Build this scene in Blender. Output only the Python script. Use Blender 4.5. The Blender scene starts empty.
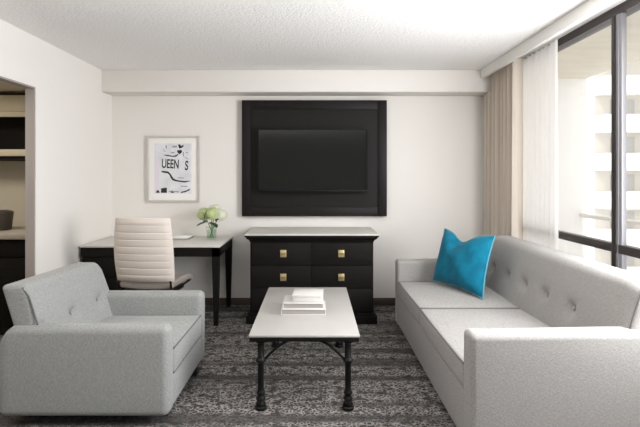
import bpy, bmesh, math, random
from mathutils import Vector, Matrix
random.seed(7)
SC = bpy.context.scene
COL = SC.collection
PI = math.pi

# ------------------------------------------------------------------ helpers
def link(o):
    COL.objects.link(o); return o

def wmat(o):
    m = Matrix.Identity(4)
    while o is not None:
        m = o.matrix_basis @ m
        o = o.parent
    return m

def tag(o, label, cat, group=None):
    o['label'] = label; o['category'] = cat
    if group: o['group'] = group
    return o

def thing(name, label, cat, loc, rz=0.0, group=None):
    o = link(bpy.data.objects.new(name, None))
    o.empty_display_size = 0.05
    o.location = loc; o.rotation_euler = (0, 0, rz)
    return tag(o, label, cat, group)

def obj(name, bm, mat, parent=None, local=False, smooth=40, label=None):
    """link a bmesh as one object; coordinates are world unless local"""
    bmesh.ops.recalc_face_normals(bm, faces=bm.faces)
    me = bpy.data.meshes.new(name)
    o = bpy.data.objects.new(name, me)
    if parent is not None:
        o.parent = parent
        if not local:
            bm.transform(wmat(parent).inverted())
    bm.to_mesh(me); bm.free()
    me.materials.append(mat)
    me.shade_smooth()
    me.set_sharp_from_angle(angle=math.radians(smooth))
    if label: o['label'] = label
    return link(o)

def struct(name, bm, mat, parent=None):
    o = obj(name, bm, mat, parent)
    o['kind'] = 'structure'
    return o

def dup(root, loc, rz=0.0):
    r = root.copy(); link(r); r.location = loc; r.rotation_euler = (0, 0, rz)
    for ch in list(root.children):
        c = ch.copy(); link(c); c.parent = r
        for g in list(ch.children):
            d = g.copy(); link(d); d.parent = c
    return r

def B(): return bmesh.new()

def bx(bm, x0, x1, y0, y1, z0, z1, bev=0.0, seg=2):
    r = bmesh.ops.create_cube(bm, size=1.0)
    vs = r['verts']
    for v in vs:
        v.co = Vector(((x0+x1)/2 + v.co.x*(x1-x0), (y0+y1)/2 + v.co.y*(y1-y0), (z0+z1)/2 + v.co.z*(z1-z0)))
    if bev > 0:
        es = list({e for v in vs for e in v.link_edges})
        bmesh.ops.bevel(bm, geom=es, offset=bev, segments=seg, profile=0.5, affect='EDGES')
    return bm

def box(*a, **k): return bx(B(), *a, **k)

def axis_steps(h, r, m, n):
    out = []
    for k in range(m, -1, -1): out.append(-(h - r) - r*math.tan(k*PI/4/m))
    for k in range(1, n): out.append(-(h - r) + 2*(h - r)*k/n)
    for k in range(0, m+1): out.append((h - r) + r*math.tan(k*PI/4/m))
    return out

def rbox(bm, c, size, r, n=(4, 4, 4), m=3, f=None):
    """dense rounded box; f(p) deforms a local point measured from the centre"""
    h = [s/2 for s in size]
    r = min(r, min(h)*0.999)
    ax = [axis_steps(h[i], r, m, n[i]) for i in range(3)]
    cache = {}
    c = Vector(c)
    def vert(p):
        key = tuple(round(q, 6) for q in p)
        if key not in cache:
            inner = Vector([max(-(h[i]-r), min(h[i]-r, p[i])) for i in range(3)])
            d = Vector(p) - inner
            q = inner + d.normalized()*r if d.length > 1e-9 else inner
            if f: q = Vector(f(q))
            cache[key] = bm.verts.new(q + c)
        return cache[key]
    for a in range(3):
        b1, b2 = (a+1) % 3, (a+2) % 3
        for s in (-1, 1):
            for i in range(len(ax[b1])-1):
                for j in range(len(ax[b2])-1):
                    q = []
                    for (u, v) in ((i, j), (i+1, j), (i+1, j+1), (i, j+1)):
                        p = [0, 0, 0]; p[a] = s*h[a]; p[b1] = ax[b1][u]; p[b2] = ax[b2][v]
                        q.append(vert(p))
                    if len(set(q)) == 4: bm.faces.new(q)
    return bm

def tube(bm, pts, r, seg=8, closed=False, caps=True):
    pts = [Vector(p) for p in pts]
    rad = r if isinstance(r, (list, tuple)) else [r]*len(pts)
    n = len(pts); rings = []
    up = None
    for i, p in enumerate(pts):
        if closed: t = pts[(i+1) % n] - pts[i-1]
        else: t = pts[min(i+1, n-1)] - pts[max(i-1, 0)]
        t.normalize()
        if up is None:
            up = Vector((0, 0, 1)) if abs(t.z) < 0.9 else Vector((1, 0, 0))
        a = (up - t*up.dot(t)).normalized(); b = t.cross(a); up = a
        rings.append([bm.verts.new(p + (a*math.cos(2*PI*k/seg) + b*math.sin(2*PI*k/seg))*rad[i]) for k in range(seg)])
    for i in range(n if closed else n-1):
        R0, R1 = rings[i], rings[(i+1) % n]
        for k in range(seg):
            bm.faces.new((R0[k], R0[(k+1) % seg], R1[(k+1) % seg], R1[k]))
    if caps and not closed:
        bm.faces.new(rings[0]); bm.faces.new(rings[-1])
    return bm

def lathe(bm, prof, c, seg=20, cap=True):
    c = Vector(c); rings = []
    for (r, z) in prof:
        if r < 1e-6: rings.append([bm.verts.new(c + Vector((0, 0, z)))])
        else: rings.append([bm.verts.new(c + Vector((r*math.cos(2*PI*k/seg), r*math.sin(2*PI*k/seg), z))) for k in range(seg)])
    for R0, R1 in zip(rings, rings[1:]):
        for k in range(seg):
            a = [R0[k % len(R0)], R0[(k+1) % len(R0)], R1[(k+1) % len(R1)], R1[k % len(R1)]]
            u = []
            for v in a:
                if v not in u: u.append(v)
            if len(u) >= 3: bm.faces.new(u)
    if cap:
        for R in (rings[0], rings[-1]):
            if len(R) > 2: bm.faces.new(R)
    return bm

def prism(bm, poly, axis, a0, a1):
    """extrude a 2-D polygon along an axis ('x': poly is (y,z); 'y': (x,z); 'z': (x,y))"""
    def P(p, a):
        return {'x': (a, p[0], p[1]), 'y': (p[0], a, p[1]), 'z': (p[0], p[1], a)}[axis]
    v0 = [bm.verts.new(P(p, a0)) for p in poly]; v1 = [bm.verts.new(P(p, a1)) for p in poly]
    bm.faces.new(v0); bm.faces.new(v1[::-1])
    n = len(poly)
    for i in range(n): bm.faces.new((v0[i], v0[(i+1) % n], v1[(i+1) % n], v1[i]))
    return bm

def sstep(a, b, x):
    t = max(0.0, min(1.0, (x-a)/(b-a))); return t*t*(3-2*t)

# ------------------------------------------------------------------ materials
def srgb(r, g, b):
    f = lambda c: (c/255/12.92) if c/255 <= 0.04045 else ((c/255+0.055)/1.055)**2.4
    return (f(r), f(g), f(b), 1)

def mat(name, col, rough=0.6, metal=0.0, bump=None, vary=None, sheen=0.0, spec=0.5, coat=0.0):
    m = bpy.data.materials.new(name); m.use_nodes = True
    nt = m.node_tree; p = nt.nodes['Principled BSDF']
    p.inputs['Base Color'].default_value = col
    p.inputs['Roughness'].default_value = rough
    p.inputs['Metallic'].default_value = metal
    p.inputs['Specular IOR Level'].default_value = spec
    if sheen: p.inputs['Sheen Weight'].default_value = sheen
    if coat:
        p.inputs['Coat Weight'].default_value = coat; p.inputs['Coat Roughness'].default_value = 0.08
    tc = nt.nodes.new('ShaderNodeTexCoord')
    if vary:   # (scale xyz, amount, other colour)
        mp = nt.nodes.new('ShaderNodeMapping'); mp.inputs['Scale'].default_value = vary[0]
        nz = nt.nodes.new('ShaderNodeTexNoise'); nz.inputs['Scale'].default_value = 1.0; nz.inputs['Detail'].default_value = 3
        rp = nt.nodes.new('ShaderNodeMapRange'); rp.inputs['From Min'].default_value = 0.35; rp.inputs['From Max'].default_value = 0.65
        rp.inputs['To Max'].default_value = vary[1]
        mx = nt.nodes.new('ShaderNodeMix'); mx.data_type = 'RGBA'
        mx.inputs[6].default_value = col; mx.inputs[7].default_value = vary[2]
        nt.links.new(tc.outputs['Object'], mp.inputs[0]); nt.links.new(mp.outputs[0], nz.inputs[0])
        nt.links.new(nz.outputs[0], rp.inputs[0]); nt.links.new(rp.outputs[0], mx.inputs[0])
        nt.links.new(mx.outputs[2], p.inputs['Base Color'])
    if bump:   # (scale, strength, distance)
        nz = nt.nodes.new('ShaderNodeTexNoise'); nz.inputs['Scale'].default_value = bump[0]; nz.inputs['Detail'].default_value = 2
        bp = nt.nodes.new('ShaderNodeBump'); bp.inputs['Strength'].default_value = bump[1]; bp.inputs['Distance'].default_value = bump[2]
        nt.links.new(tc.outputs['Object'], nz.inputs[0]); nt.links.new(nz.outputs[0], bp.inputs['Height'])
        nt.links.new(bp.outputs[0], p.inputs['Normal'])
    return m

def fabric(name, c1, c2, sheen=0.15):
    """woven two-tone upholstery"""
    m = mat(name, c1, 0.95, sheen=sheen, spec=0.2)
    nt = m.node_tree; p = nt.nodes['Principled BSDF']
    tc = nt.nodes.new('ShaderNodeTexCoord')
    outs = []
    for sc in ((95, 95, 420), (420, 420, 95)):
        mp = nt.nodes.new('ShaderNodeMapping'); mp.inputs['Scale'].default_value = sc
        nz = nt.nodes.new('ShaderNodeTexNoise'); nz.inputs['Scale'].default_value = 1; nz.inputs['Detail'].default_value = 1
        nt.links.new(tc.outputs['Object'], mp.inputs[0]); nt.links.new(mp.outputs[0], nz.inputs[0]); outs.append(nz.outputs[0])
    ad = nt.nodes.new('ShaderNodeMath'); ad.operation = 'ADD'
    nt.links.new(outs[0], ad.inputs[0]); nt.links.new(outs[1], ad.inputs[1])
    rp = nt.nodes.new('ShaderNodeMapRange'); rp.inputs['From Min'].default_value = 0.78; rp.inputs['From Max'].default_value = 1.22
    mx = nt.nodes.new('ShaderNodeMix'); mx.data_type = 'RGBA'; mx.inputs[6].default_value = c1; mx.inputs[7].default_value = c2
    nt.links.new(ad.outputs[0], rp.inputs[0]); nt.links.new(rp.outputs[0], mx.inputs[0]); nt.links.new(mx.outputs[2], p.inputs['Base Color'])
    bp = nt.nodes.new('ShaderNodeBump'); bp.inputs['Strength'].default_value = 0.25; bp.inputs['Distance'].default_value = 0.002
    nt.links.new(ad.outputs[0], bp.inputs['Height']); nt.links.new(bp.outputs[0], p.inputs['Normal'])
    return m

def thin_glass(name, tint=(1, 1, 1, 1), ior=1.45, rough=0.0):
    m = bpy.data.materials.new(name); m.use_nodes = True
    nt = m.node_tree; nt.nodes.clear()
    o = nt.nodes.new('ShaderNodeOutputMaterial'); mx = nt.nodes.new('ShaderNodeMixShader')
    t = nt.nodes.new('ShaderNodeBsdfTransparent'); t.inputs[0].default_value = tint
    g = nt.nodes.new('ShaderNodeBsdfGlossy'); g.inputs['Roughness'].default_value = rough
    lw = nt.nodes.new('ShaderNodeLayerWeight'); lw.inputs[0].default_value = 0.5
    pw = nt.nodes.new('ShaderNodeMath'); pw.operation = 'POWER'; pw.inputs[1].default_value = 5.0
    fr = nt.nodes.new('ShaderNodeMath'); fr.operation = 'MULTIPLY_ADD'
    f0 = ((ior-1)/(ior+1))**2; fr.inputs[1].default_value = 0.6*(1-f0); fr.inputs[2].default_value = f0
    nt.links.new(lw.outputs['Facing'], pw.inputs[0]); nt.links.new(pw.outputs[0], fr.inputs[0])
    nt.links.new(fr.outputs[0], mx.inputs[0]); nt.links.new(t.outputs[0], mx.inputs[1]); nt.links.new(g.outputs[0], mx.inputs[2])
    nt.links.new(mx.outputs[0], o.inputs[0])
    return m

def cloth(name, col, transl, transp):
    m = bpy.data.materials.new(name); m.use_nodes = True
    nt = m.node_tree; nt.nodes.clear()
    o = nt.nodes.new('ShaderNodeOutputMaterial')
    d = nt.nodes.new('ShaderNodeBsdfDiffuse'); d.inputs[0].default_value = col
    t = nt.nodes.new('ShaderNodeBsdfTranslucent'); t.inputs[0].default_value = col
    a = nt.nodes.new('ShaderNodeMixShader'); a.inputs[0].default_value = transl
    nt.links.new(d.outputs[0], a.inputs[1]); nt.links.new(t.outputs[0], a.inputs[2])
    b = nt.nodes.new('ShaderNodeMixShader'); b.inputs[0].default_value = transp
    tr = nt.nodes.new('ShaderNodeBsdfTransparent')
    nt.links.new(a.outputs[0], b.inputs[1]); nt.links.new(tr.outputs[0], b.inputs[2])
    nt.links.new(b.outputs[0], o.inputs[0])
    return m

def carpet_mat():
    m = mat('patterned_carpet', (0.05, 0.045, 0.04, 1), 1.0, spec=0.05)
    nt = m.node_tree; p = nt.nodes['Principled BSDF']; L = nt.links.new
    tc = nt.nodes.new('ShaderNodeTexCoord')
    def noise(scale, detail=2.0, dist=0.0, rough=0.5):
        mp = nt.nodes.new('ShaderNodeMapping'); mp.inputs['Scale'].default_value = scale
        nz = nt.nodes.new('ShaderNodeTexNoise'); nz.inputs['Scale'].default_value = 1.0
        nz.inputs['Detail'].default_value = detail; nz.inputs['Distortion'].default_value = dist; nz.inputs['Roughness'].default_value = rough
        L(tc.outputs['Object'], mp.inputs[0]); L(mp.outputs[0], nz.inputs[0]); return nz.outputs[0]
    def rng(v, a, b, c=0.0, d=1.0):
        r = nt.nodes.new('ShaderNodeMapRange'); r.inputs['From Min'].default_value = a; r.inputs['From Max'].default_value = b
        r.inputs['To Min'].default_value = c; r.inputs['To Max'].default_value = d; L(v, r.inputs[0]); return r.outputs[0]
    def mul(a, b, op='MULTIPLY'):
        k = nt.nodes.new('ShaderNodeMath'); k.operation = op
        if isinstance(a, float): k.inputs[0].default_value = a
        else: L(a, k.inputs[0])
        if isinstance(b, float): k.inputs[1].default_value = b
        else: L(b, k.inputs[1])
        return k.outputs[0]
    band = rng(noise((0.3, 7.5, 1), 2.0), 0.38, 0.54)
    mp = nt.nodes.new('ShaderNodeMapping'); mp.inputs['Scale'].default_value = (38, 50, 1)
    vo = nt.nodes.new('ShaderNodeTexVoronoi'); vo.feature = 'DISTANCE_TO_EDGE'; vo.inputs['Scale'].default_value = 1.0
    L(tc.outputs['Object'], mp.inputs[0]); L(mp.outputs[0], vo.inputs['Vector'])
    line = rng(vo.outputs['Distance'], 0.04, 0.17, 1.0, 0.0)
    brk = rng(noise((16, 22, 1), 1.0), 0.34, 0.50)
    squig = mul(mul(line, brk), rng(band, 0.0, 1.0, 0.22, 1.0))
    streak = rng(noise((7, 75, 1), 2.0), 0.45, 0.75, 0.0, 0.22)
    fac = mul(squig, streak, 'MAXIMUM')
    mx = nt.nodes.new('ShaderNodeMix'); mx.data_type = 'RGBA'
    mx.inputs[6].default_value = srgb(62, 59, 58); mx.inputs[7].default_value = srgb(156, 152, 148)
    L(fac, mx.inputs[0]); L(mx.outputs[2], p.inputs['Base Color'])
    bp = nt.nodes.new('ShaderNodeBump'); bp.inputs['Strength'].default_value = 0.4; bp.inputs['Distance'].default_value = 0.004
    L(noise((260, 260, 260), 1.0), bp.inputs['Height']); L(bp.outputs[0], p.inputs['Normal'])
    return m

M = {}
M['wall'] = mat('warm_white_paint', srgb(231, 227, 222), 0.85, bump=(140, 0.05, 0.002), spec=0.2)
M['wall_taupe'] = mat('taupe_low_bounce', srgb(92, 84, 80), 0.85)  # for the unseen wall behind the camera, darkened to cut bounced light
M['ceiling'] = mat('textured_ceiling', srgb(240, 238, 236), 0.95, bump=(60, 0.5, 0.012), spec=0.1)
M['jamb'] = mat('grey_jamb_paint', srgb(164, 155, 150), 0.7)
M['baseboard'] = mat('dark_brown_baseboard', srgb(84, 72, 68), 0.5)
M['carpet'] = carpet_mat()
M['sofa'] = fabric('sofa_grey_weave', srgb(139, 136, 133), srgb(163, 160, 157))
M['armchair'] = fabric('armchair_grey_weave', srgb(131, 132, 130), srgb(156, 157, 155))
M['sofa_welt'] = fabric('sofa_welt', srgb(92, 90, 88), srgb(112, 110, 107))
M['chair_welt'] = fabric('armchair_welt', srgb(84, 85, 84), srgb(104, 105, 104))
M['teal'] = mat('teal_velvet', srgb(0, 112, 140), 0.8, sheen=0.08, spec=0.2, vary=((14, 14, 14), 0.6, srgb(0, 84, 112)), bump=(40, 0.3, 0.01))
M['teal_pipe'] = mat('pale_teal_piping', srgb(90, 150, 164), 0.7)
M['espresso'] = mat('espresso_wood', srgb(26, 23, 21), 0.6, vary=((3, 3, 40), 0.6, srgb(20, 18, 17)), spec=0.12)
M['espresso_dark'] = mat('espresso_base_wood', srgb(22, 19, 18), 0.6)  # plain dark brown for the recessed cabinet bases
M['panel'] = mat('media_panel_wood', srgb(30, 26, 26), 0.5, vary=((40, 3, 3), 0.5, srgb(25, 21, 21)), spec=0.18)
M['stone'] = mat('pale_stone', srgb(206, 202, 197), 0.4, vary=((5, 5, 5), 0.5, srgb(197, 193, 188)))
M['table_stone'] = mat('light_grey_stone', srgb(174, 171, 167), 0.45, vary=((5, 5, 5), 0.5, srgb(166, 163, 159)))
M['iron'] = mat('black_wrought_iron', srgb(15, 14, 13), 0.5, spec=0.22, bump=(90, 0.2, 0.003))
M['brass'] = mat('satin_brass', srgb(214, 198, 150), 0.38, metal=0.75)
M['brass_dark'] = mat('aged_brass', srgb(168, 142, 86), 0.4, metal=0.8)
M['tv'] = mat('tv_plastic', srgb(14, 14, 15), 0.6, spec=0.2)
M['screen'] = mat('tv_screen', srgb(32, 33, 31), 0.12, spec=0.6)
M['leather'] = mat('greige_leather', srgb(214, 204, 195), 0.65, bump=(160, 0.1, 0.002))
M['leather_shaded'] = mat('greige_leather_shaded', srgb(150, 140, 134), 0.6)  # backrest leather darkened, shade on the seat put into its colour
M['chrome'] = mat('dark_chrome', srgb(90, 88, 86), 0.25, metal=1.0)
M['black'] = mat('black_plastic', srgb(24, 23, 23), 0.5)
M['frame'] = mat('pewter_frame', srgb(204, 200, 196), 0.4, metal=0.25)
M['mat'] = mat('white_mat_board', srgb(240, 237, 233), 0.8)
M['print'] = mat('pale_print_paper', srgb(232, 230, 234), 0.7, vary=((9, 9, 9), 0.7, srgb(206, 206, 210)))
M['ink'] = mat('black_ink', srgb(44, 43, 45), 0.8)
M['ink_grey'] = mat('grey_ink', srgb(150, 149, 152), 0.8)
M['ink_lilac'] = mat('lilac_wash', srgb(226, 219, 227), 0.8)
M['drape'] = cloth('beige_drape_cloth', srgb(236, 227, 216), 0.22, 0.0)
M['sheer'] = cloth('white_sheer_cloth', srgb(250, 248, 246), 0.55, 0.22)
M['track'] = mat('white_fascia_paint', srgb(238, 236, 232), 0.6)
M['winframe'] = mat('bronze_window_frame', srgb(52, 44, 42), 0.4, metal=0.3)
M['winalu'] = mat('grey_aluminium', srgb(140, 138, 142), 0.5, metal=0.3)
M['glass'] = thin_glass('window_glass')
M['vase'] = thin_glass('vase_glass', (0.93, 0.96, 0.94, 1), 1.45)
M['water'] = thin_glass('vase_water', (0.9, 0.95, 0.88, 1), 1.2)
M['concrete'] = mat('beige_balcony_concrete', srgb(214, 206, 190), 0.9, vary=((2, 9, 2), 0.6, srgb(202, 194, 176)))
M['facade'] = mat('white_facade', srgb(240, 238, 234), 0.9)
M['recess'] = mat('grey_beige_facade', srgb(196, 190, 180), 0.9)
M['pane_far'] = mat('far_window_glass', srgb(168, 164, 158), 0.5)
M['tan'] = mat('tan_laminate', srgb(186, 176, 154), 0.6, vary=((3, 30, 30), 0.4, srgb(174, 164, 142)))
M['tanwall'] = mat('tan_alcove_paint', srgb(196, 188, 172), 0.85)
M['bucket'] = mat('grey_metal_bucket', srgb(86, 80, 76), 0.35, metal=0.5)
M['worktop'] = mat('taupe_worktop', srgb(166, 158, 146), 0.45)
M['book'] = mat('white_book_cover', srgb(206, 203, 200), 0.5)
M['pages'] = mat('book_pages', srgb(160, 155, 149), 0.85, vary=((2, 2, 600), 0.6, srgb(138, 134, 128)))
M['paper'] = mat('white_paper', srgb(242, 240, 236), 0.7)
M['folder'] = mat('grey_folder', srgb(150, 144, 140), 0.6)
M['stem'] = mat('green_stem', srgb(96, 128, 62), 0.6)
M['leaf'] = mat('dark_green_leaf', srgb(44, 62, 30), 0.55, vary=((30, 30, 30), 0.6, srgb(64, 86, 42)))
M['bloom_green'] = mat('lime_petals', srgb(214, 222, 172), 0.7, vary=((60, 60, 60), 0.7, srgb(190, 204, 138)))
M['bloom_white'] = mat('cream_petals', srgb(238, 238, 222), 0.7, vary=((60, 60, 60), 0.6, srgb(214, 222, 184)))

# ------------------------------------------------------------------ camera (one-point view, eye at 1.4 m)
cam = bpy.data.cameras.new('camera'); co = link(bpy.data.objects.new('camera', cam))
cam.sensor_width = 36; cam.lens = 450/640*36
cam.shift_x = 5/640; cam.shift_y = -36/640
co.location = (0, 0, 1.4); co.rotation_euler = (PI/2, 0, 0)
SC.camera = co

# ------------------------------------------------------------------ room shell
XL, XR, YB, YF, ZC = -2.233, 1.98, 4.95, -2.6, 2.526
T = 0.075
struct('floor', box(-4.2, XR+0.02, YF-T, YB+T, -0.1, 0), M['carpet'])
struct('ceiling', box(XL-T, XR+0.1, YF-T, YB+T, ZC, ZC+0.12), M['ceiling'])
struct('wall_back', box(XL-T, XR+0.1, YB, YB+T, 0, ZC), M['wall'])
struct('wall_front', box(XL-T, XR+0.1, YF-T, YF, 0, ZC), M['wall_taupe'])
OP0, OP1, OPZ = 1.9, 3.6, 2.122            # opening to the bar alcove
b = B(); bx(b, XL-T, XL, OP1, YB, 0, ZC); bx(b, XL-T, XL, YF, OP0, 0, ZC); bx(b, XL-T, XL, OP0, OP1, OPZ, ZC)
struct('wall_left', b, M['wall'])
b = B(); bx(b, XL-T-0.002, XL-0.006, OP1-0.012, OP1+0.001, 0, OPZ); bx(b, XL-T-0.002, XL-0.006, OP0, OP1-0.012, OPZ-0.012, OPZ)
struct('trim_1', b, M['jamb'])
b = B(); bx(b, XR, XR+0.1, 4.86, YB, 0, ZC); bx(b, XR, XR+0.1, YF, -1.9, 0, ZC)
struct('wall_right', b, M['wall'])
# soffit across the back wall
struct('trim_2', box(XL, XR, 4.71, YB, 2.297, ZC, bev=0.006), M['wall'])
# curtain fascia under the ceiling along the window
b = B(); bx(b, 1.735, 1.765, YF, 4.71, 2.45, ZC); bx(b, 1.73, 1.772, YF, 4.71, 2.436, 2.45, bev=0.003)
struct('trim_3', b, M['track'])
# baseboards
b = box(XL, XR, YB-0.014, YB, 0, 0.078, bev=0.003); struct('baseboard_back', b, M['baseboard'])
b = box(XL, XL+0.014, OP1+0.02, YB-0.014, 0, 0.078, bev=0.003); struct('baseboard_left', b, M['baseboard'])

# bar alcove behind the opening
AX0, AY1, AZ = -4.1, 4.55, 2.21
struct('wall_alcove_back', box(AX0, XL-T, AY1, AY1+0.08, 0, AZ), M['tanwall'])
struct('wall_alcove_left', box(AX0-0.08, AX0, OP0-0.2, AY1+0.08, 0, AZ), M['tanwall'])
struct('wall_alcove_front', box(AX0, XL-T, OP0-0.28, OP0-0.2, 0, AZ), M['tanwall'])
struct('ceiling_alcove', box(AX0-0.08, XL-T, OP0-0.28, AY1+0.08, AZ, AZ+0.08), M['tanwall'])

t = thing('bar_cabinet', 'dark wood base cabinet of the bar seen through the opening in the left wall', 'cabinet', (-3.2, 4.25, 0))
obj('carcass', box(AX0+0.004, XL-T-0.004, 3.955, AY1-0.004, 0.08, 0.86), M['espresso'], t)
obj('toe_kick', box(AX0+0.02, XL-T-0.02, 4.0, AY1-0.01, 0, 0.08), M['espresso_dark'], t)
for (xa, xb) in ((AX0+0.01, -3.23), (-3.22, -2.34)):
    d = obj('drawer', box(xa, xb, 3.937, 3.955, 0.70, 0.85, bev=0.003), M['espresso'], t)
    d = obj('door', box(xa, xb, 3.937, 3.955, 0.09, 0.69, bev=0.003), M['espresso'], t)
tag(obj('worktop', box(AX0, XL-T-0.002, 3.90, AY1, 0.861, 0.91, bev=0.005), M['worktop']),
    'taupe worktop with a rounded edge on the dark bar cabinet at far left', 'worktop')
t = thing('wall_cabinet', 'tan open wall cabinet with a dark inside over the bar worktop', 'cabinet', (-3.2, 4.3, 1.60))
SY = 4.2
obj('top_rail', box(AX0, XL-T-0.002, SY, AY1, 2.015, 2.17, bev=0.004), M['tan'], t)
obj('lower_rail', box(AX0, XL-T-0.002, SY-0.012, SY+0.01, 1.965, 2.013, bev=0.004), M['tan'], t)
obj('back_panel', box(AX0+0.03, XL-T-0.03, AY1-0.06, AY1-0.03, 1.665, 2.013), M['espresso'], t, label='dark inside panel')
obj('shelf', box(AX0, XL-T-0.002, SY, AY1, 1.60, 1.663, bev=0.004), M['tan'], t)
obj('dark_rail', box(AX0, XL-T-0.002, SY+0.03, AY1, 1.565, 1.598), M['espresso'], t)  # dark wood strip below the shelf
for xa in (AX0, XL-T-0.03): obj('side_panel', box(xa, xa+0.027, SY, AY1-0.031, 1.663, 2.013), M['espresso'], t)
t = thing('ice_bucket', 'dark grey ice bucket standing on the bar worktop at the left edge', 'bucket', (-2.93, 4.2, 0.912))
obj('body', lathe(B(), [(0.075, 0), (0.085, 0.01), (0.1, 0.15), (0.1, 0.16), (0.09, 0.16), (0.075, 0.02), (0, 0.02)], (0, 0, 0), 28, cap=False), M['bucket'], t, local=True)
obj('lid', lathe(B(), [(0.1, 0.161), (0.1, 0.17), (0.06, 0.184), (0, 0.188)], (0, 0, 0), 28), M['bucket'], t, local=True)

# window along the right side
w = link(bpy.data.objects.new('window_1', None)); w.location = (XR, 1.2, 0); w['kind'] = 'structure'
WY0, WY1 = -1.9, 4.86
b = B(); bx(b, XR, XR+0.09, WY0, WY1, 2.466, ZC); bx(b, XR, XR+0.09, WY0, WY1, 0, 0.06)
bx(b, XR, XR+0.09, WY1-0.05, WY1, 0.06, 2.466); bx(b, XR, XR+0.09, WY0, WY0+0.05, 0.06, 2.466)
struct('window_frame', b, M['winframe'], w)
struct('mullion', box(XR-0.006, XR+0.016, 2.968, 3.0, 0.06, 2.466, bev=0.003), M['winframe'], w)
b = B(); bx(b, XR+0.0, XR+0.034, 2.905, 2.966, 0.06, 2.466, bev=0.004); bx(b, XR-0.006, XR+0.0, 2.93, 2.942, 0.06, 2.466)
struct('sash_stile', b, M['winalu'], w)
struct('mullion', box(XR-0.005, XR+0.06, 0.4, 0.44, 0.06, 2.466, bev=0.003), M['winframe'], w)
struct('window_rail', box(XR-0.005, XR+0.05, WY0+0.05, WY1-0.05, 0.905, 0.962, bev=0.003), M['winframe'], w)
struct('window_pane', box(XR+0.03, XR+0.036, 2.97, WY1-0.05, 0.06, 2.466), M['glass'], w)
struct('window_pane', box(XR+0.03, XR+0.036, WY0+0.05, 2.904, 0.06, 2.466), M['glass'], w)

# balcony and the building across
BX = 3.02
struct('balcony_ceiling', box(XR+0.1, BX, -3.5, 5.15, 2.5, 2.8), M['concrete'])
struct('balcony_floor', box(XR+0.02, BX, -3.5, 5.15, -0.2, -0.02), M['concrete'])
struct('balcony_wall', box(XR+0.1, BX, 5.0, 5.15, -0.02, 2.5), M['facade'])
t = thing('balcony_railing', 'pale glass balcony railing with a white cap beyond the window', 'railing', (BX-0.05, 2, -0.02))
obj('cap', box(BX-0.07, BX-0.02, -3.4, 4.995, 0.96, 1.0, bev=0.005), M['facade'], t)
obj('glass_panel', box(BX-0.05, BX-0.04, -3.4, 4.99, 0.04, 0.96), M['glass'], t)
obj('shoe', box(BX-0.08, BX-0.01, -3.4, 4.99, -0.02, 0.04), M['facade'], t)

t = thing('apartment_building', 'white building with stacked balcony bands across the street outside the window', 'building', (32, 38, -24))
X0, X1, Y0 = 22.6, 46, 35
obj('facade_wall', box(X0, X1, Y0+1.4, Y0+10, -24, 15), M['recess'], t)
obj('side_wall', box(X0-0.03, X0, Y0+1.4, Y0+10, -24, 15), M['facade'], t)
for k in range(-8, 5):
    zt = 1.9 + 3.03*k                      # top of the recess
    pz = zt - 1.62
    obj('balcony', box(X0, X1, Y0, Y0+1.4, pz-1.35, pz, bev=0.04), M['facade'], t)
    if k in (-2, -1, 0, 1, 2):
        for q in range(4):
            xa = X0 + 1.3 + 3.1*q
            obj('window', box(xa, xa+1.9, Y0+1.33, Y0+1.41, pz+0.1, zt-0.25), M['pane_far'], t)

# ------------------------------------------------------------------ curtains
def curtain_mesh(path, z0, z1, folds, amp, thick, nz=14, jitter=0.0, seed=1):
    rnd = random.Random(seed)
    bm = B(); n = folds*12
    (xa, ya), (xb, yb) = path
    ph = [rnd.uniform(-0.5, 0.5) for _ in range(folds+2)]
    am = [amp*rnd.uniform(0.65, 1.2) for _ in range(folds+2)]
    grids = []
    for s in (-1, 1):
        g = []
        for i in range(n+1):
            u = i/n; q = u*folds; k = int(q); fr = q-k
            A = am[k]*(1-fr) + am[k+1]*fr; P = ph[k]*(1-fr)+ph[k+1]*fr
            row = []
            for j in range(nz+1):
                v = j/nz
                flare = 0.80 + 0.12*(1-v)
                w_ = math.sin(2*PI*q + P*1.4 + 0.25*math.sin(3*v + k))
                x = xa + (xb-xa)*u + A*flare*w_ + s*thick/2
                y = ya + (yb-ya)*u + 0.35*A*math.cos(2*PI*q*1.0 + P)*(1 if 0.03 < u < 0.97 else 0)
                row.append(bm.verts.new((x, y, z0 + (z1-z0)*v)))
            g.append(row)
        grids.append(g)
    for g in grids:
        for i in range(n):
            for j in range(nz): bm.faces.new((g[i][j], g[i+1][j], g[i+1][j+1], g[i][j+1]))
    a, c = grids
    for i in range(n):
        for j in (0, nz): bm.faces.new((a[i][j], a[i+1][j], c[i+1][j], c[i][j]))
    for j in range(nz):
        for i in (0, n): bm.faces.new((a[i][j], a[i][j+1], c[i][j+1], c[i][j]))
    return bm

tag(obj('drape', curtain_mesh(((1.872, 4.885), (1.875, 4.125)), 0.02, 2.50, 8, 0.072, 0.004, seed=3), M['drape'], smooth=80),
    'beige pleated drape gathered in the corner next to the back wall', 'curtain')
tag(obj('sheer_curtain', curtain_mesh(((1.95, 4.24), (1.93, 3.575)), 0.02, 2.50, 8, 0.024, 0.002, seed=9), M['sheer'], smooth=80),
    'white translucent sheer curtain hanging against the window beside the beige drape', 'curtain')

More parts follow.
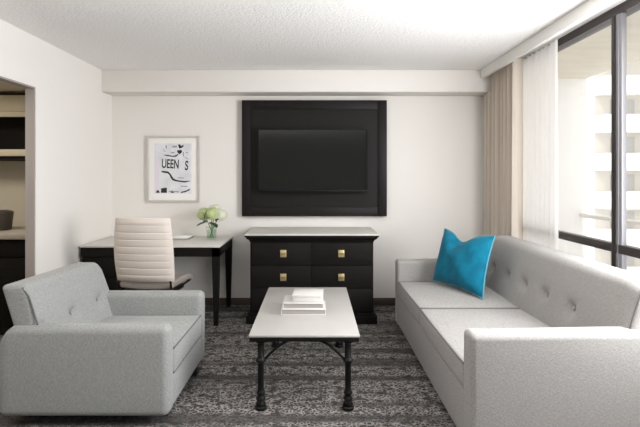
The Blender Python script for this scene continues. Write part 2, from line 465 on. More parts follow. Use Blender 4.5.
# ------------------------------------------------------------------ sofa
SX0, SY0, SY1 = 0.76, 2.185, 4.285
t = thing('sofa', 'long light grey button-tufted sofa under the window on the right', 'sofa', (1.27, 3.235, 0))
AT = 0.135
F = M['sofa']
obj('base', rbox(B(), (1.265, 3.235, 0.17), (0.99, SY1-SY0-2*AT+0.02, 0.28), 0.015, (4, 6, 3), 2), F, t)
def arm_f(p):
    x = p.x + 0.0
    return (x, p.y, p.z + (0.012*sstep(-0.5, 0.5, p.x) if p.z > 0 else 0))
for yc in (SY0+AT/2, SY1-AT/2):
    obj('arm', rbox(B(), (1.27, yc, 0.33), (1.02, AT, 0.60), 0.028, (8, 3, 5), 4, arm_f), F, t)
# back: reclined slab with one row of buttons
by0, by1 = 2.245, 4.225
bl = by1-by0; bc = (by0+by1)/2
BTN = [2.73, 3.04, 3.34, 3.63, 3.93]
BZ = 0.605
def back_x(z): return 1.495 + (z-0.42)*0.315
def back_f(p):
    x, y, z = p.x, p.y, p.z
    Y = y + bc; Z = z + 0.585
    dx = 0
    if x < 0:
        dx -= 0.022*(1-(2*y/bl)**4)*math.exp(-((Z-0.66)/0.2)**2)
        for k in BTN:
            d2 = ((Y-k)**2 + (Z-BZ)**2)
            dx += 0.034*math.exp(-d2/0.0016) + 0.012*math.exp(-d2/0.012)
            for (sx, sz) in ((1, 0.75), (-1, 0.75), (0, -1)):      # pull creases
                vy, vz = Y-k, Z-BZ
                L = math.hypot(sx, sz); al = (vy*sx+vz*sz)/L; pe = abs(vy*sz-vz*sx)/L
                if al > 0: dx += 0.010*math.exp(-(pe/0.012)**2)*math.exp(-al/0.055)
    zz = z - 0.02*sstep(0.86, 1.0, abs(2*y/bl))*(1 if z > 0 else 0)
    return (x + dx + (Z-0.585)*0.315, y, zz)
bk = obj('back', rbox(B(), (back_x(0.585)+0.085, bc, 0.585), (0.17, bl, 0.575), 0.045, (3, 150, 34), 3, back_f), F, t, smooth=60)
def back_front(z): return back_x(z)
for k in BTN:
    bb = B(); bmesh.ops.create_uvsphere(bb, u_segments=12, v_segments=8, radius=0.013)
    for v in bb.verts: v.co = Vector((v.co.x*0.5, v.co.y, v.co.z)) + Vector((back_x(BZ)+0.018, k, BZ))
    obj('button', bb, F, bk)
# welt along the end seams of the back
for ye in (by0+0.012, by1-0.012):
    pts = [(back_x(z)+0.016 + (0.03 if z > 0.84 else 0)*(z-0.84)/0.03, ye, z) for z in (0.45, 0.52, 0.6, 0.68, 0.76, 0.82, 0.845)]
    obj('piping', tube(B(), pts, 0.0055, 8), M['sofa_welt'], bk)
# two seat cushions
def seat(y0, y1):
    cy = (y0+y1)/2; h = (y1-y0)/2
    def f(p):
        k = (1-(p.y/h)**2)*(1-(p.x/0.41)**2)
        z = p.z + (0.028*k if p.z > 0 else 0)
        x = p.x - (0.008*(1-(p.y/h)**2) if p.x < -0.3 else 0)
        return (x, p.y, z)
    c = obj('seat_cushion', rbox(B(), (1.172, cy, 0.375), (0.81, y1-y0, 0.13), 0.022, (14, 16, 3), 3, f), F, t, smooth=60)
    pts = []
    xa, xb, r = 0.771, 1.55, 0.02
    N = 12
    for i in range(N+1): pts.append((xa - 0.004*(1-((2*i/N-1))**2), y0+0.012+(y1-y0-0.024)*i/N, 0.437))
    for i in range(1, N+1): pts.append((xa+(xb-xa)*i/N, y1-0.007, 0.437))
    pts = [(xb-(xb-xa)*i/N, y0+0.007, 0.437) for i in range(N)] + pts
    obj('piping', tube(B(), pts, 0.0055, 6), M['sofa_welt'], c)
ym = 3.30
seat(SY0+AT+0.002, ym-0.003); seat(ym+0.003, SY1-AT-0.002)
for (x, y) in ((0.83, 2.26), (0.83, 4.21), (1.70, 2.26), (1.70, 4.21)):
    obj('foot', box(x-0.03, x+0.03, y-0.03, y+0.03, 0, 0.04), M['black'], t)

# ------------------------------------------------------------------ teal pillow
A_, B_, C_, D_ = Vector((1.06, 4.06, 0.474)), Vector((1.292, 3.46, 0.468)), Vector((1.176, 4.08, 0.935)), Vector((1.432, 3.58, 0.932))
pn = (B_-A_).cross(C_-A_).normalized()
if pn.x > 0: pn = -pn                       # towards the room
up_ = ((C_+D_)/2 - (A_+B_)/2).normalized()
def pil(u, v, side):
    cu = 1-0.085*(1-v*v)**1.0; cv = 1-0.075*(1-u*u)
    uu, vv = u*cu, v*cv
    p = A_*(1-uu)*(1-vv)/4 + B_*(1+uu)*(1-vv)/4 + C_*(1-uu)*(1+vv)/4 + D_*(1+uu)*(1+vv)/4
    chop = 0.075*math.exp(-((u+0.12)/0.38)**2)*sstep(-0.3, 1, v)
    p = p - up_*chop
    th = 0.098*((1-u**4)*(1-v**4))**0.75*(1 - 0.45*math.exp(-((u+0.12)/0.3)**2)*sstep(0.1, 1, v))
    th += 0.009*math.sin(5*u+3*v+1.0)*(1-u*u)*(1-v*v)
    return p + pn*side*th
t = thing('pillow', 'teal velvet pillow with a chopped top leaning in the far corner of the sofa', 'pillow', (1.25, 3.8, 0.47))
bm = B(); N = 22; vs = {}
for s in (1, -1):
    for i in range(N+1):
        for j in range(N+1):
            if i in (0, N) or j in (0, N):
                if (i, j, 0) not in vs: vs[(i, j, 0)] = bm.verts.new(pil(2*i/N-1, 2*j/N-1, 0))
            else: vs[(i, j, s)] = bm.verts.new(pil(2*i/N-1, 2*j/N-1, s))
    g = lambda i, j: vs.get((i, j, 0)) or vs[(i, j, s)]
    for i in range(N):
        for j in range(N): bm.faces.new((g(i, j), g(i+1, j), g(i+1, j+1), g(i, j+1)))
obj('cover', bm, M['teal'], t, smooth=80)
pts = [pil(2*i/N-1, -1, 0) for i in range(N)] + [pil(1, 2*j/N-1, 0) for j in range(N)] + [pil(1-2*i/N, 1, 0) for i in range(N)] + [pil(-1, 1-2*j/N, 0) for j in range(N)]
obj('piping', tube(B(), pts, 0.006, 8, closed=True), M['teal_pipe'], t, label='pale teal edging')

# ------------------------------------------------------------------ armchair
CX1, CX0, CY0, CY1 = -0.815, -1.775, 2.505, 3.365
t = thing('armchair', 'grey upholstered armchair facing the coffee table in the left foreground', 'armchair', ((CX0+CX1)/2, (CY0+CY1)/2, 0))
F = M['armchair']; AT2 = 0.112; AH = 0.566
cyc = (CY0+CY1)/2; cxc = (CX0+CX1)/2
def carm_f(p):
    hx = (CX1-CX0)/2
    # large soft corner at the rear top
    u = sstep(-hx+0.10, -hx, p.x)
    z = p.z - (0.07*u*u if p.z > 0 else 0.0)*(max(0, p.z)/0.24)
    return (p.x, p.y, z)
for yc in (CY0+AT2/2, CY1-AT2/2):
    obj('arm', rbox(B(), (cxc, yc, (0.058+AH)/2), (CX1-CX0, AT2, AH-0.058), 0.042, (26, 3, 5), 4, carm_f), F, t, smooth=60)
obj('base', rbox(B(), (cxc+0.005, cyc, 0.16), (CX1-CX0-0.03, CY1-CY0-2*AT2+0.03, 0.18), 0.015, (4, 4, 2), 3), F, t)
def cs_f(p):
    k = (1-(p.y/0.28)**2)*(1-(p.x/0.37)**2)
    return (p.x, p.y, p.z + (0.022*k if p.z > 0 else 0))
cu = obj('seat_cushion', rbox(B(), (-1.185, cyc, 0.333), (0.735, CY1-CY0-2*AT2-0.004, 0.155), 0.024, (10, 10, 3), 3, cs_f), F, t, smooth=60)
for zz in (0.262, 0.404):
    pts = [(-0.824, CY0+AT2+0.01+(CY1-CY0-2*AT2-0.02)*i/10, zz) for i in range(11)]
    obj('piping', tube(B(), pts, 0.005, 6), M['chair_welt'], cu)
cby0, cby1 = CY0+0.035, CY1-0.03
cbl = cby1-cby0; cbc = (cby0+cby1)/2
CB = [2.57, 2.87, 3.17]
def cbx(z): return -1.472 - (z-0.42)*0.31
def cb_f(p):
    x, y, z = p
    Y, Z = y+cbc, z+0.48
    dx = 0
    if x > 0:
        dx += 0.014*(1-(2*y/cbl)**4)*math.exp(-((Z-0.62)/0.2)**2)
        for k in CB:
            d2 = (Y-k)**2+(Z-0.54)**2
            dx -= 0.028*math.exp(-d2/0.0013)+0.009*math.exp(-d2/0.01)
            for (sx, sz) in ((1, 0.75), (-1, 0.75)):
                L = math.hypot(sx, sz); vy, vz = Y-k, Z-0.54
                al = (vy*sx+vz*sz)/L; pe = abs(vy*sz-vz*sx)/L
                if al > 0: dx -= 0.008*math.exp(-(pe/0.012)**2)*math.exp(-al/0.05)
    e = sstep(0.70, 1.0, 2*y/cbl)
    zz = z - (0.055*e**2*max(0, z)/0.31 if z > 0 else 0)
    return (x+dx-(Z-0.48)*0.31 - 0.024 + 0.03*(2*y/cbl), y, zz)
bk = obj('back', rbox(B(), (cbx(0.48)-0.07, cbc, 0.48), (0.145, cbl, 0.62), 0.026, (3, 60, 36), 3, cb_f), F, t, smooth=60)
for k in CB:
    bb = B(); bmesh.ops.create_uvsphere(bb, u_segments=12, v_segments=8, radius=0.012)
    for v in bb.verts: v.co = Vector((v.co.x*0.5, v.co.y, v.co.z)) + Vector((cbx(0.54)-0.04+0.03*(2*(k-cbc)/cbl), k, 0.54))
    obj('button', bb, F, bk)
pts = [(cbx(z)-0.0515-0.004*sstep(0.72, 0.775, z)*5, cby0+0.006, z) for z in (0.50, 0.56, 0.62, 0.68, 0.73, 0.76, 0.778)]
obj('piping', tube(B(), pts, 0.005, 6), M['chair_welt'], bk)
for (x, y) in ((CX1-0.08, CY0+0.17), (CX1-0.05, CY1-0.17), (CX0+0.08, CY0+0.17), (CX0+0.08, CY1-0.17)):
    obj('foot', box(x-0.03, x+0.03, y-0.03, y+0.03, 0, 0.075), M['black'], t)

# ------------------------------------------------------------------ coffee table
TX0, TX1, TY0, TY1, TZ = -0.396, 0.268, 2.68, 3.856, 0.46
t = thing('coffee_table', 'rectangular coffee table with a pale stone top on black iron legs', 'coffee table', ((TX0+TX1)/2, (TY0+TY1)/2, 0))
obj('tabletop', box(TX0, TX1, TY0, TY1, TZ-0.014, TZ, bev=0.004), M['table_stone'], t)
b = B()
e = 0.004
bx(b, TX0+e, TX1-e, TY0+e, TY0+0.04, TZ-0.041, TZ-0.014, bev=0.004); bx(b, TX0+e, TX1-e, TY1-0.04, TY1-e, TZ-0.041, TZ-0.014, bev=0.004)
bx(b, TX0+e, TX0+0.04, TY0+0.04, TY1-0.04, TZ-0.041, TZ-0.014, bev=0.004); bx(b, TX1-0.04, TX1-e, TY0+0.04, TY1-0.04, TZ-0.041, TZ-0.014, bev=0.004)
obj('frame', b, M['iron'], t)
LP = [(0.030, 0.0), (0.036, 0.003), (0.036, 0.016), (0.028, 0.022), (0.031, 0.034), (0.024, 0.046), (0.020, 0.056), (0.029, 0.062), (0.029, 0.070), (0.021, 0.078),
      (0.020, 0.090), (0.027, 0.096), (0.027, 0.104), (0.0205, 0.112), (0.0185, 0.13), (0.019, 0.28), (0.025, 0.286), (0.031, 0.292), (0.031, 0.302), (0.025, 0.308),
      (0.020, 0.314), (0.020, 0.40), (0.030, 0.406), (0.030, 0.419)]
LI = 0.055
for sx in (0, 1):
    for sy in (0, 1):
        x = TX0+0.068 if sx == 0 else TX1-0.068; y = TY0+0.045 if sy == 0 else TY1-0.13
        dx = 1 if sx == 0 else -1; dy = 1 if sy == 0 else -1
        lg = obj('leg', lathe(B(), LP, (x, y, 0), 24), M['iron'], t, smooth=50)
        for (ax, ay, reach) in ((dx, 0, 0.17), (0, dy, 0.17)):
            pts = []
            for i in range(9):
                q = i/8
                out = 0.028 + (reach-0.028)*q; z = 0.305 + 0.108*(math.sin(q*PI/2)*0.6 + q*0.4)
                pts.append((x+ax*out, y+ay*out, z))
            obj('brace', tube(B(), pts, 0.0085, 8), M['iron'], t)

# books on the coffee table
def book(name, label, x0, x1, y0, y1, z0, z1, rz=0.0):
    cx, cy = (x0+x1)/2, (y0+y1)/2; hx, hy = (x1-x0)/2, (y1-y0)/2; h = z1-z0
    t = thing(name, label, 'book', (cx, cy, z0), rz, 'white books stacked on the coffee table')
    c = 0.004
    b = B(); bx(b, -hx, hx, -hy, hy, 0, c, bev=0.001); bx(b, -hx, hx, -hy, hy, h-c, h, bev=0.001); bx(b, -hx, -hx+c, -hy, hy, c, h-c)
    obj('cover', b, M['book'], t, local=True)
    obj('page_block', bx(B(), -hx+c, hx-0.006, -hy+0.006, hy-0.006, c, h-c), M['pages'], t, local=True, label='cream page edges')
    return t
book('book', 'widest white book, bottom of the stack on the coffee table', -0.232, 0.075, 3.07, 3.30, TZ+0.0005, TZ+0.040)
book('book', 'middle white book of the stack on the coffee table', -0.220, 0.060, 3.08, 3.30, TZ+0.0405, TZ+0.078)
t = thing('keepsake_box', 'small thick white lidded box on top of the book stack', 'box', (-0.048, 3.18, TZ+0.0785), math.radians(-3))
obj('body', bx(B(), -0.102, 0.102, -0.083, 0.083, 0, 0.036, bev=0.002), M['book'], t, local=True)
obj('lid', bx(B(), -0.105, 0.105, -0.086, 0.086, 0.036, 0.054, bev=0.002), M['book'], t, local=True)

# ------------------------------------------------------------------ dresser
t = thing('dresser', 'black six-drawer dresser with a pale top and brass pulls against the back wall', 'dresser', (-0.03, 4.64, 0))
DX0, DX1, DY0, DY1 = -0.622, 0.560, 4.325, 4.93
obj('carcass', box(DX0, DX1, DY0, DY1, 0.10, 0.80), M['espresso'], t)
b = B(); bx(b, DX0-0.035, DX1+0.035, DY0-0.035, DY1, 0.0, 0.075, bev=0.004); bx(b, DX0-0.02, DX1+0.02, DY0-0.02, DY1, 0.075, 0.10, bev=0.008)
obj('plinth', b, M['espresso'], t)
# cornice: stepped and flared
b = B()
prof = [(0.0, 0.775), (0.006, 0.79), (0.014, 0.802), (0.028, 0.812), (0.036, 0.820), (0.036, 0.828), (0.048, 0.832), (0.048, 0.846)]
rings = []
for (o_, z) in prof:
    rings.append([b.verts.new(p) for p in ((DX0-o_, DY0-o_, z), (DX1+o_, DY0-o_, z), (DX1+o_, DY1, z), (DX0-o_, DY1, z))])
for R0, R1 in zip(rings, rings[1:]):
    for k in range(4): b.faces.new((R0[k], R0[(k+1) % 4], R1[(k+1) % 4], R1[k]))
b.faces.new(rings[0]); b.faces.new(rings[-1])
obj('cornice', b, M['espresso'], t, smooth=20)
obj('top', box(DX0-0.05, DX1+0.05, DY0-0.05, DY1, 0.846, 0.860, bev=0.004), M['stone'], t, label='pale stone top')
xm = -0.034
for (z0, z1) in ((0.558, 0.770), (0.336, 0.554), (0.112, 0.332)):
    for (xa, xb, hxp) in ((DX0+0.02, xm-0.002, -0.303), (xm+0.002, DX1-0.02, 0.252)):
        d = obj('drawer', box(xa, xb, DY0-0.018, DY0+0.0, z0, z1, bev=0.002), M['espresso'], t)
        zc = {0.558: 0.672, 0.336: 0.445, 0.112: 0.215}[z0]
        b = B(); bx(b, hxp-0.029, hxp+0.029, DY0-0.023, DY0-0.018, zc-0.034, zc+0.034, bev=0.003)
        hp = obj('handle', b, M['brass'], d)
        b = B()
        tube(b, [(hxp-0.018, DY0-0.022, zc+0.004), (hxp-0.018, DY0-0.04, zc-0.0), (hxp+0.018, DY0-0.04, zc-0.0), (hxp+0.018, DY0-0.022, zc+0.004)], 0.005, 8)
        obj('pull', b, M['brass_dark'], d)

# ------------------------------------------------------------------ media panel and television
t = thing('media_panel', 'large square dark wood panel with a raised border on the back wall', 'wall panel', (-0.01, 4.93, 0.98))
PX0, PX1, PZ0, PZ1 = -0.794, 0.780, 0.979, 2.239
obj('panel', box(PX0+0.01, PX1-0.01, 4.889, 4.949, PZ0+0.01, PZ1-0.01), M['panel'], t)
bw = 0.098; pf = 4.876
b = B()
bx(b, PX0, PX0+bw, pf, 4.949, PZ0, PZ1, bev=0.005); bx(b, PX1-bw, PX1, pf, 4.949, PZ0, PZ1, bev=0.005)
bx(b, PX0+bw, PX1-bw, pf, 4.949, PZ1-bw, PZ1, bev=0.005); bx(b, PX0+bw, PX1-bw, pf, 4.949, PZ0, PZ0+bw, bev=0.005)
obj('border', b, M['panel'], t)
t = thing('television', 'flat black television mounted on the dark wood panel', 'television', (-0.026, 4.86, 1.25))
VX0, VX1, VZ0, VZ1 = -0.613, 0.561, 1.248, 1.922
obj('wall_bracket', box(-0.25, 0.20, 4.865, 4.888, 1.42, 1.75), M['black'], t)
obj('housing', box(VX0+0.02, VX1-0.02, 4.81, 4.865, VZ0+0.03, VZ1-0.03, bev=0.01), M['tv'], t)
b = B(); e = 0.014
bx(b, VX0, VX1, 4.79, 4.81, VZ1-e, VZ1, bev=0.002); bx(b, VX0, VX1, 4.79, 4.81, VZ0, VZ0+e+0.006, bev=0.002)
bx(b, VX0, VX0+e, 4.79, 4.81, VZ0+e+0.006, VZ1-e, bev=0.002); bx(b, VX1-e, VX1, 4.79, 4.81, VZ0+e+0.006, VZ1-e, bev=0.002)
obj('bezel', b, M['tv'], t)
obj('screen', box(VX0+e, VX1-e, 4.795, 4.81, VZ0+e+0.006, VZ1-e), M['screen'], t, label='dark glossy screen')

# ------------------------------------------------------------------ picture
t = thing('framed_print', 'framed black and white print with lettering hanging above the desk', 'picture', (-1.545, 4.93, 1.13))
QX0, QX1, QZ0, QZ1 = -1.842, -1.262, 1.130, 1.856
b = B(); fw = 0.024
bx(b, QX0, QX0+fw, 4.915, 4.949, QZ0, QZ1, bev=0.004); bx(b, QX1-fw, QX1, 4.915, 4.949, QZ0, QZ1, bev=0.004)
bx(b, QX0+fw, QX1-fw, 4.915, 4.949, QZ0, QZ0+fw, bev=0.004); bx(b, QX0+fw, QX1-fw, 4.915, 4.949, QZ1-fw, QZ1, bev=0.004)
obj('frame', b, M['frame'], t)
obj('mat', box(QX0+fw, QX1-fw, 4.932, 4.948, QZ0+fw, QZ1-fw), M['mat'], t)
ys = 4.9315
def px(u): return (u-315)/91.2
def pz(v): return 1.4-(v-177.5)/91.2
pr = obj('print', box(px(154.5), px(191.5), ys-0.001, ys, pz(193.5), pz(143.5)), M['print'], t, label='pale collage print')
yi = ys-0.0016
def flat(name, polys, m, w=0.0006):
    for poly in polys: obj(name, prism(B(), [(px(u), pz(v)) for (u, v) in poly], 'y', yi-w, yi+0.0005), m, pr)
def stroke(pts, w):
    out = []
    L_ = []; R_ = []
    for i, (u, v) in enumerate(pts):
        a = pts[max(0, i-1)]; c = pts[min(len(pts)-1, i+1)]
        dx, dy = c[0]-a[0], c[1]-a[1]; l = math.hypot(dx, dy); nx, ny = -dy/l, dx/l
        ww = w[i] if isinstance(w, list) else w
        L_.append((u+nx*ww/2, v+ny*ww/2)); R_.append((u-nx*ww/2, v-ny*ww/2))
    out.append(L_ + R_[::-1])
    return out
flat('lilac_strip', [[(155, 159), (159.5, 159), (159.5, 193), (155, 193)]], M['ink_lilac'], 0.0003)
flat('river_line', stroke([(161.5, 171.5), (165, 172), (168, 172.4), (170, 174.2), (171.5, 177), (173, 179.3), (176, 180.6), (180, 181.2), (185, 181.8), (190, 181)], [1.2, 1.9, 1.9, 1.6, 1.9, 2.0, 1.6, 1.3, 1.5, 0.6]), M['ink'])
flat('skyline', [[(156, 192.8), (157, 190), (159, 190.6), (160, 192.8)], [(161, 192.8), (161.3, 188.3), (167, 187.6), (167, 192.8)], [(171, 192.8), (172, 190.2), (174.5, 192.8)]] +
     stroke([(181, 192.4), (185, 191.6), (188, 190.4), (190, 189.2)], 1.3), M['ink'])
flat('tree_shape', [[(178, 144.6), (180, 144.4), (181.5, 146), (183.4, 144.8), (183.8, 146.2), (181.8, 148), (179.4, 148.6)], [(177, 150.5), (181.6, 149.8), (182.2, 152), (180, 154.4), (178, 153)]] +
     stroke([(164, 155), (168, 155.6), (173, 156.4), (176, 156), (178.5, 154.2)], [0.6, 1.2, 1.0, 1.5, 0.8]), M['ink'])
flat('grey_mark', stroke([(171, 152.6), (174.5, 152.6)], 1.0) + stroke([(172.5, 146.6), (177, 146.6)], 1.6) + stroke([(166.4, 145.2), (166.4, 148.6)], 1.2) +
     stroke([(183.2, 152), (183.6, 156.4)], 1.0) + stroke([(186, 152.6), (188, 152.9)], 0.9) + stroke([(184.5, 157), (188.4, 159.4)], 0.5) +
     stroke([(178, 177.8), (184, 178)], 0.8) + stroke([(181, 186.2), (187.5, 186.4)], 0.9) + stroke([(169, 191.4), (179, 191.8)], 1.0) + stroke([(163, 149.5), (166, 152)], 0.5), M['ink_grey'])
def text_mesh(s, u0, v0, h, wscale, name, rot=0.0):
    cu = bpy.data.curves.new('t', 'FONT'); cu.body = s; cu.size = 1.0; cu.extrude = 0.0; cu.offset = 0.02
    o = link(bpy.data.objects.new('t', cu))
    me = bpy.data.meshes.new_from_object(o.evaluated_get(bpy.context.evaluated_depsgraph_get()))
    bpy.data.objects.remove(o); bpy.data.curves.remove(cu)
    b = B(); b.from_mesh(me); bpy.data.meshes.remove(me)
    r = bmesh.ops.extrude_face_region(b, geom=list(b.faces))
    ext = {v for v in r['geom'] if isinstance(v, bmesh.types.BMVert)}
    xs = [v.co.x for v in b.verts]; ysv = [v.co.y for v in b.verts]
    sx = 1.0; x0, y0, y1 = min(xs), min(ysv), max(ysv)
    for v in b.verts:
        gx = (v.co.x-x0)*h*wscale/(y1-y0)/91.2; gz = (v.co.y-y0)*h/(y1-y0)/91.2
        gx, gz = gx*math.cos(rot)-gz*math.sin(rot), gx*math.sin(rot)+gz*math.cos(rot)
        v.co = Vector((px(u0)+gx, yi-(0.0008 if v in ext else -0.0004), pz(v0)+gz))
    return obj(name, b, M['ink'], pr)
text_mesh('UEEN', 161.8, 168.0, 9.2, 0.56, 'lettering', math.radians(-3))
text_mesh('S', 184.8, 170.2, 9.6, 0.58, 'lettering', math.radians(-4))

# ------------------------------------------------------------------ desk
t = thing('desk', 'dark wood writing desk with a pale stone top in the back left corner', 'desk', (-1.55, 4.58, 0))
KX0, KX1, KY0, KY1 = -2.215, -0.892, 4.22, 4.93
obj('top', box(KX0, KX1, KY0, KY1, 0.742, 0.760, bev=0.004), M['stone'], t, label='pale stone top')
b = B(); bx(b, KX0+0.012, KX1-0.012, KY0+0.012, KY0+0.04, 0.655, 0.742); bx(b, KX0+0.012, KX1-0.012, KY1-0.04, KY1-0.012, 0.655, 0.742)
bx(b, KX1-0.04, KX1-0.012, KY0+0.04, KY1-0.04, 0.655, 0.742)
obj('apron', b, M['espresso'], t)
def taper_leg(x0, x1, y0, y1, z1, k):
    b = B(); cx, cy = (x0+x1)/2, (y0+y1)/2; r = []
    for (z, s) in ((0, k), (z1*0.8, 1.0), (z1, 1.0)):
        r.append([b.verts.new((cx+(x-cx)*s, cy+(y-cy)*s, z)) for (x, y) in ((x0, y0), (x1, y0), (x1, y1), (x0, y1))])
    for R0, R1 in zip(r, r[1:]):
        for q in range(4): b.faces.new((R0[q], R0[(q+1) % 4], R1[(q+1) % 4], R1[q]))
    b.faces.new(r[0]); b.faces.new(r[-1]); return b
for (y0, y1) in ((KY0+0.012, KY0+0.078), (KY1-0.078, KY1-0.012)):
    obj('leg', taper_leg(KX1-0.078, KX1-0.012, y0, y1, 0.742, 0.6), M['espresso'], t)
obj('pedestal', box(KX0+0.014, KX0+0.45, KY0+0.03, KY1-0.045, 0.06, 0.655), M['espresso'], t)
obj('pedestal_foot', box(KX0+0.03, KX0+0.43, KY0+0.05, KY1-0.06, 0, 0.06), M['espresso_dark'], t)
for (z0, z1) in ((0.46, 0.645), (0.265, 0.45), (0.07, 0.255)):
    d = obj('drawer', box(KX0+0.024, KX0+0.44, KY0+0.014, KY0+0.03, z0, z1, bev=0.003), M['espresso'], t)

# papers on the desk
t = thing('folder', 'thin white and grey folder lying on the desk left of the vase', 'folder', (-1.43, 4.72, 0.7605))
obj('cover', bx(B(), -0.13, 0.13, -0.12, 0.12, 0, 0.018, bev=0.003), M['folder'], t, local=True)
obj('sheets', bx(B(), -0.132, 0.132, -0.122, 0.122, 0.0182, 0.026, bev=0.001), M['paper'], t, local=True)

# ------------------------------------------------------------------ vase with hydrangeas
VC = Vector((-1.072, 4.66, 0.7605))
t = thing('vase', 'clear glass vase of green hydrangeas on the right end of the desk', 'vase', VC)
obj('glass', lathe(B(), [(0, 0.0), (0.045, 0.0), (0.052, 0.008), (0.049, 0.05), (0.053, 0.11), (0.060, 0.135), (0.057, 0.135), (0.050, 0.11), (0.046, 0.05), (0.046, 0.014), (0, 0.012)], (0, 0, 0), 28, cap=False), M['vase'], t, local=True, smooth=60)
obj('water', lathe(B(), [(0, 0.0135), (0.042, 0.0135), (0.042, 0.06), (0.045, 0.095), (0, 0.095)], (0, 0, 0), 24, cap=False), M['water'], t, local=True)
def leaf(bm, base, d, L, W, droop=0.25):
    base = Vector(base); d = Vector(d).normalized(); side = d.cross(Vector((0, 0, 1))).normalized(); n = side.cross(d)
    n_ = 8; prev = None
    for i in range(n_+1):
        q = i/n_; w_ = W*math.sin(PI*min(1, q*1.0))**0.75*(1-0.25*q); c = base + d*L*q - Vector((0, 0, droop*L*q*q)) 
        row = [bm.verts.new(c - side*w_ + n*0.006), bm.verts.new(c), bm.verts.new(c + side*w_ + n*0.006)]
        low = [bm.verts.new(v.co - n*0.0015) for v in row]
        if prev:
            for k in range(2):
                bm.faces.new((prev[0][k], prev[0][k+1], row[k+1], row[k])); bm.faces.new((prev[1][k], row[k+3-3] if False else low[k], low[k+1], prev[1][k+1]))
        prev = (row, low)
def hydrangea(label, foot, head, R, m, leaves, seed):
    rnd = random.Random(seed)
    foot, head = VC+Vector(foot), VC+Vector(head)
    t = thing('hydrangea', label, 'flower', foot, 0, 'hydrangeas in the vase')
    mid = VC + Vector(((foot.x-VC.x)*0.3 + (head.x-VC.x)*0.25, (foot.y-VC.y)*0.3+(head.y-VC.y)*0.25, 0.135))
    pts = []
    for i in range(13):
        q = i/12; p = foot*(1-q)**2 + mid*2*q*(1-q) + head*q*q; pts.append(p)
    obj('stem', tube(B(), pts, 0.0042, 8), M['stem'], t)
    b = B()
    bmesh.ops.create_icosphere(b, subdivisions=2, radius=R*0.74, matrix=Matrix.Translation(head))
    n = 90
    for i in range(n):
        z = 1-2*(i+0.5)/n
        if z < -0.75: continue
        a = i*2.39996; r = math.sqrt(1-z*z)
        d = Vector((r*math.cos(a), r*math.sin(a), z*0.92))
        c = head + d*R*rnd.uniform(0.8, 1.06); d.normalize()
        u = d.orthogonal().normalized(); v = d.cross(u); ang = rnd.uniform(0, PI)
        u, v = u*math.cos(ang)+v*math.sin(ang), v*math.cos(ang)-u*math.sin(ang)
        s = R*0.24
        for (e1, e2) in ((u, v), (v, -u), (-u, -v), (-v, u)):
            q = [c + d*0.001, c + (e1*0.9+e2*0.35)*s*0.7 + d*0.004, c + (e1+e2)*s*0.85 + d*0.002, c + (e2*0.9+e1*0.35)*s*0.7 + d*0.004]
            b.faces.new([b.verts.new(x) for x in q])
    obj('flower_head', b, m, t, smooth=30)
    for (base, d, L, W) in leaves:
        b = B(); leaf(b, VC+Vector(base), d, L, W); obj('leaf', b, M['leaf'], t)
hydrangea('lime green hydrangea leaning furthest left in the glass vase', (0.02, 0, 0.016), (-0.070, -0.02, 0.255), 0.076, M['bloom_green'],
          [((-0.03, -0.06, 0.185), (-0.8, -0.5, -0.1), 0.11, 0.045), ((-0.05, -0.10, 0.22), (0.25, 0.0, 0.95), 0.12, 0.014)], 1)
hydrangea('lime green hydrangea standing upright in the middle of the vase', (0.0, -0.02, 0.016), (0.012, -0.045, 0.262), 0.076, M['bloom_green'],
          [((0.0, -0.09, 0.18), (0.8, -0.4, -0.15), 0.085, 0.045), ((-0.03, -0.08, 0.195), (-0.3, -0.8, 0.2), 0.06, 0.03)], 2)
hydrangea('pale cream hydrangea leaning furthest right in the glass vase', (-0.02, 0.01, 0.016), (0.092, -0.01, 0.25), 0.072, M['bloom_white'],
          [((0.06, -0.07, 0.19), (0.4, -0.4, 0.6), 0.06, 0.02), ((0.04, -0.07, 0.17), (0.5, -0.6, -0.3), 0.07, 0.03)], 3)
hydrangea('cream white hydrangea at the back behind the lime ones in the vase', (0.0, 0.025, 0.016), (0.02, 0.045, 0.295), 0.066, M['bloom_white'], [], 4)

# ------------------------------------------------------------------ desk chair
t = thing('desk_chair', 'ribbed greige leather office chair pulled up to the desk', 'office chair', (-1.41, 3.95, 0), math.radians(-6))
# local: the sitter faces +y; back panel at -y
W0 = 0.252
def rib(z): return 0.0045*abs(math.sin(PI*(z-0.525)/0.06))**0.28
b = B(); nz, nx = 144, 16; G = {}
for s in (0, 1):
    for i in range(nx+1):
        for j in range(nz+1):
            u = 2*i/nx-1; v = j/nz; z = 0.525 + 0.54*v
            wd = (W0 + 0.012*math.sin(PI*v) - 0.014*v*v)
            edge = (1-abs(u)**6)**0.5*min(1, v*14+0.02)**0.5*min(1, (1-v)*14+0.02)**0.5
            y = -0.19 - 0.06*v - 0.012*math.sin(PI*v*1.1) + 0.035*(u*u)
            y += (-1 if s == 0 else 1)*(0.014 + rib(z))*edge
            G[s, i, j] = b.verts.new((wd*u, y, z))
for s in (0, 1):
    for i in range(nx):
        for j in range(nz): b.faces.new((G[s, i, j], G[s, i+1, j], G[s, i+1, j+1], G[s, i, j+1]))
for i in range(nx):
    for j in (0, nz): b.faces.new((G[0, i, j], G[0, i+1, j], G[1, i+1, j], G[1, i, j]))
for j in range(nz):
    for i in (0, nx): b.faces.new((G[0, i, j], G[0, i, j+1], G[1, i, j+1], G[1, i, j]))
obj('backrest', b, M['leather'], t, local=True, smooth=50)
def ds_f(p):
    z = p.z + 0.02*(p.x/0.25)**2 - 0.03*sstep(0.1, 0.26, p.y)
    if p.z > 0: z += 0.005*abs(math.sin(PI*p.y/0.06))
    return (p.x, p.y, z)
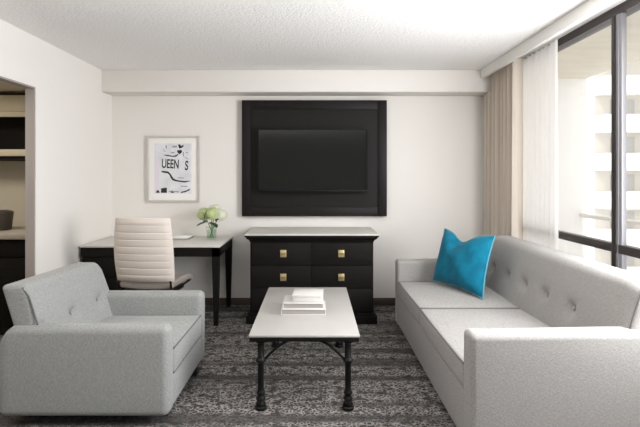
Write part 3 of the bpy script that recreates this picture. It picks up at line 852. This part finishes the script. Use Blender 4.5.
obj('seat', rbox(B(), (0, 0.075, 0.475), (0.47, 0.47, 0.055), 0.022, (10, 34, 2), 3, ds_f), M['leather_shaded'], t, local=True, smooth=50)
for sx in (-1, 1):
    obj('side_rail', tube(B(), [(sx*0.225, 0.25, 0.452), (sx*0.228, 0.0, 0.446), (sx*0.228, -0.16, 0.455), (sx*0.23, -0.19, 0.535)], 0.009, 8), M['chrome'], t, local=True)
obj('under_plate', bx(B(), -0.21, 0.21, -0.17, 0.15, 0.405, 0.447, bev=0.006), M['black'], t, local=True)
obj('gas_column', lathe(B(), [(0.032, 0.10), (0.032, 0.26), (0.022, 0.262), (0.022, 0.41)], (0, 0, 0), 20), M['chrome'], t, local=True)
bs = B(); lathe(bs, [(0.045, 0.075), (0.048, 0.12), (0.034, 0.135)], (0, 0, 0), 20)
for k in range(5):
    a = 2*PI*k/5+0.3; c, s = math.cos(a), math.sin(a)
    tube(bs, [(0.03*c, 0.03*s, 0.10), (0.15*c, 0.15*s, 0.092), (0.285*c, 0.285*s, 0.078)], [0.022, 0.018, 0.013], 8)
obj('star_base', bs, M['chrome'], t, local=True)
for k in range(5):
    a = 2*PI*k/5+0.3; c, s = math.cos(a), math.sin(a); b = B()
    for q in (-1, 1):
        cx, cy = 0.285*c - q*0.014*s, 0.285*s + q*0.014*c
        tube(b, [(cx-q*0.009*s*-1, cy-q*0.009*c, 0.03), (cx+q*0.009*s*-1, cy+q*0.009*c, 0.03)], 0.03, 16)
    tube(b, [(0.285*c, 0.285*s, 0.03), (0.285*c, 0.285*s, 0.075)], 0.008, 8)
    obj('caster', b, M['black'], t, local=True)

# ------------------------------------------------------------------ light
wd = bpy.data.worlds.new('sky'); SC.world = wd; wd.use_nodes = True
bg = wd.node_tree.nodes['Background']; bg.inputs[0].default_value = (0.96, 0.98, 1.0, 1); bg.inputs[1].default_value = 1.3
def area(name, loc, rot, sx, sy, power, col=(1, 1, 1)):
    l = bpy.data.lights.new(name, 'AREA'); l.shape = 'RECTANGLE'; l.size = sx; l.size_y = sy; l.energy = power; l.color = col
    o = link(bpy.data.objects.new(name, l)); o.location = loc; o.rotation_euler = rot; return o
# daylight entering through the long window (beside and behind the camera)
area('window_daylight', (1.93, 2.12, 1.55), (0, PI/2-0.05, -0.22), 1.6, 1.06, 68, (0.97, 0.985, 1.0))
# added fill lamp under the ceiling, the room has no fixture there
area('ceiling_fill', (0.2, 2.45, 2.51), (0, 0, 0), 2.6, 0.5, 4, (1.0, 0.98, 0.96))
area('bounce_fill', (-0.7, 1.1, 1.75), (PI+0.18, 0, 0), 2.2, 1.0, 42, (0.98, 0.985, 1.0))  # added upward lamp, bounces fill off the ceiling
# warm fill lamp added to brighten the bar alcove
area('alcove_fill', (-3.0, 3.3, 2.19), (0, 0, 0), 0.5, 0.5, 11, (1.0, 0.92, 0.8))
s = bpy.data.lights.new('sun', 'SUN'); s.energy = 0.8; s.angle = math.radians(2); so = link(bpy.data.objects.new('sun', s))
so.rotation_euler = Vector((0.45, 0.62, -0.75)).to_track_quat('-Z', 'Y').to_euler()

vs_ = SC.view_settings
SC.display_settings.display_device = 'sRGB'
vs_.view_transform = 'Standard'; vs_.look = 'None'; vs_.gamma = 1.0; vs_.use_curve_mapping = False
vs_.exposure = 0.54
SC.cycles.use_denoising = True
SC.cycles.max_bounces = 10; SC.cycles.diffuse_bounces = 6; SC.cycles.transparent_max_bounces = 16
SC.cycles.sample_clamp_indirect = 6
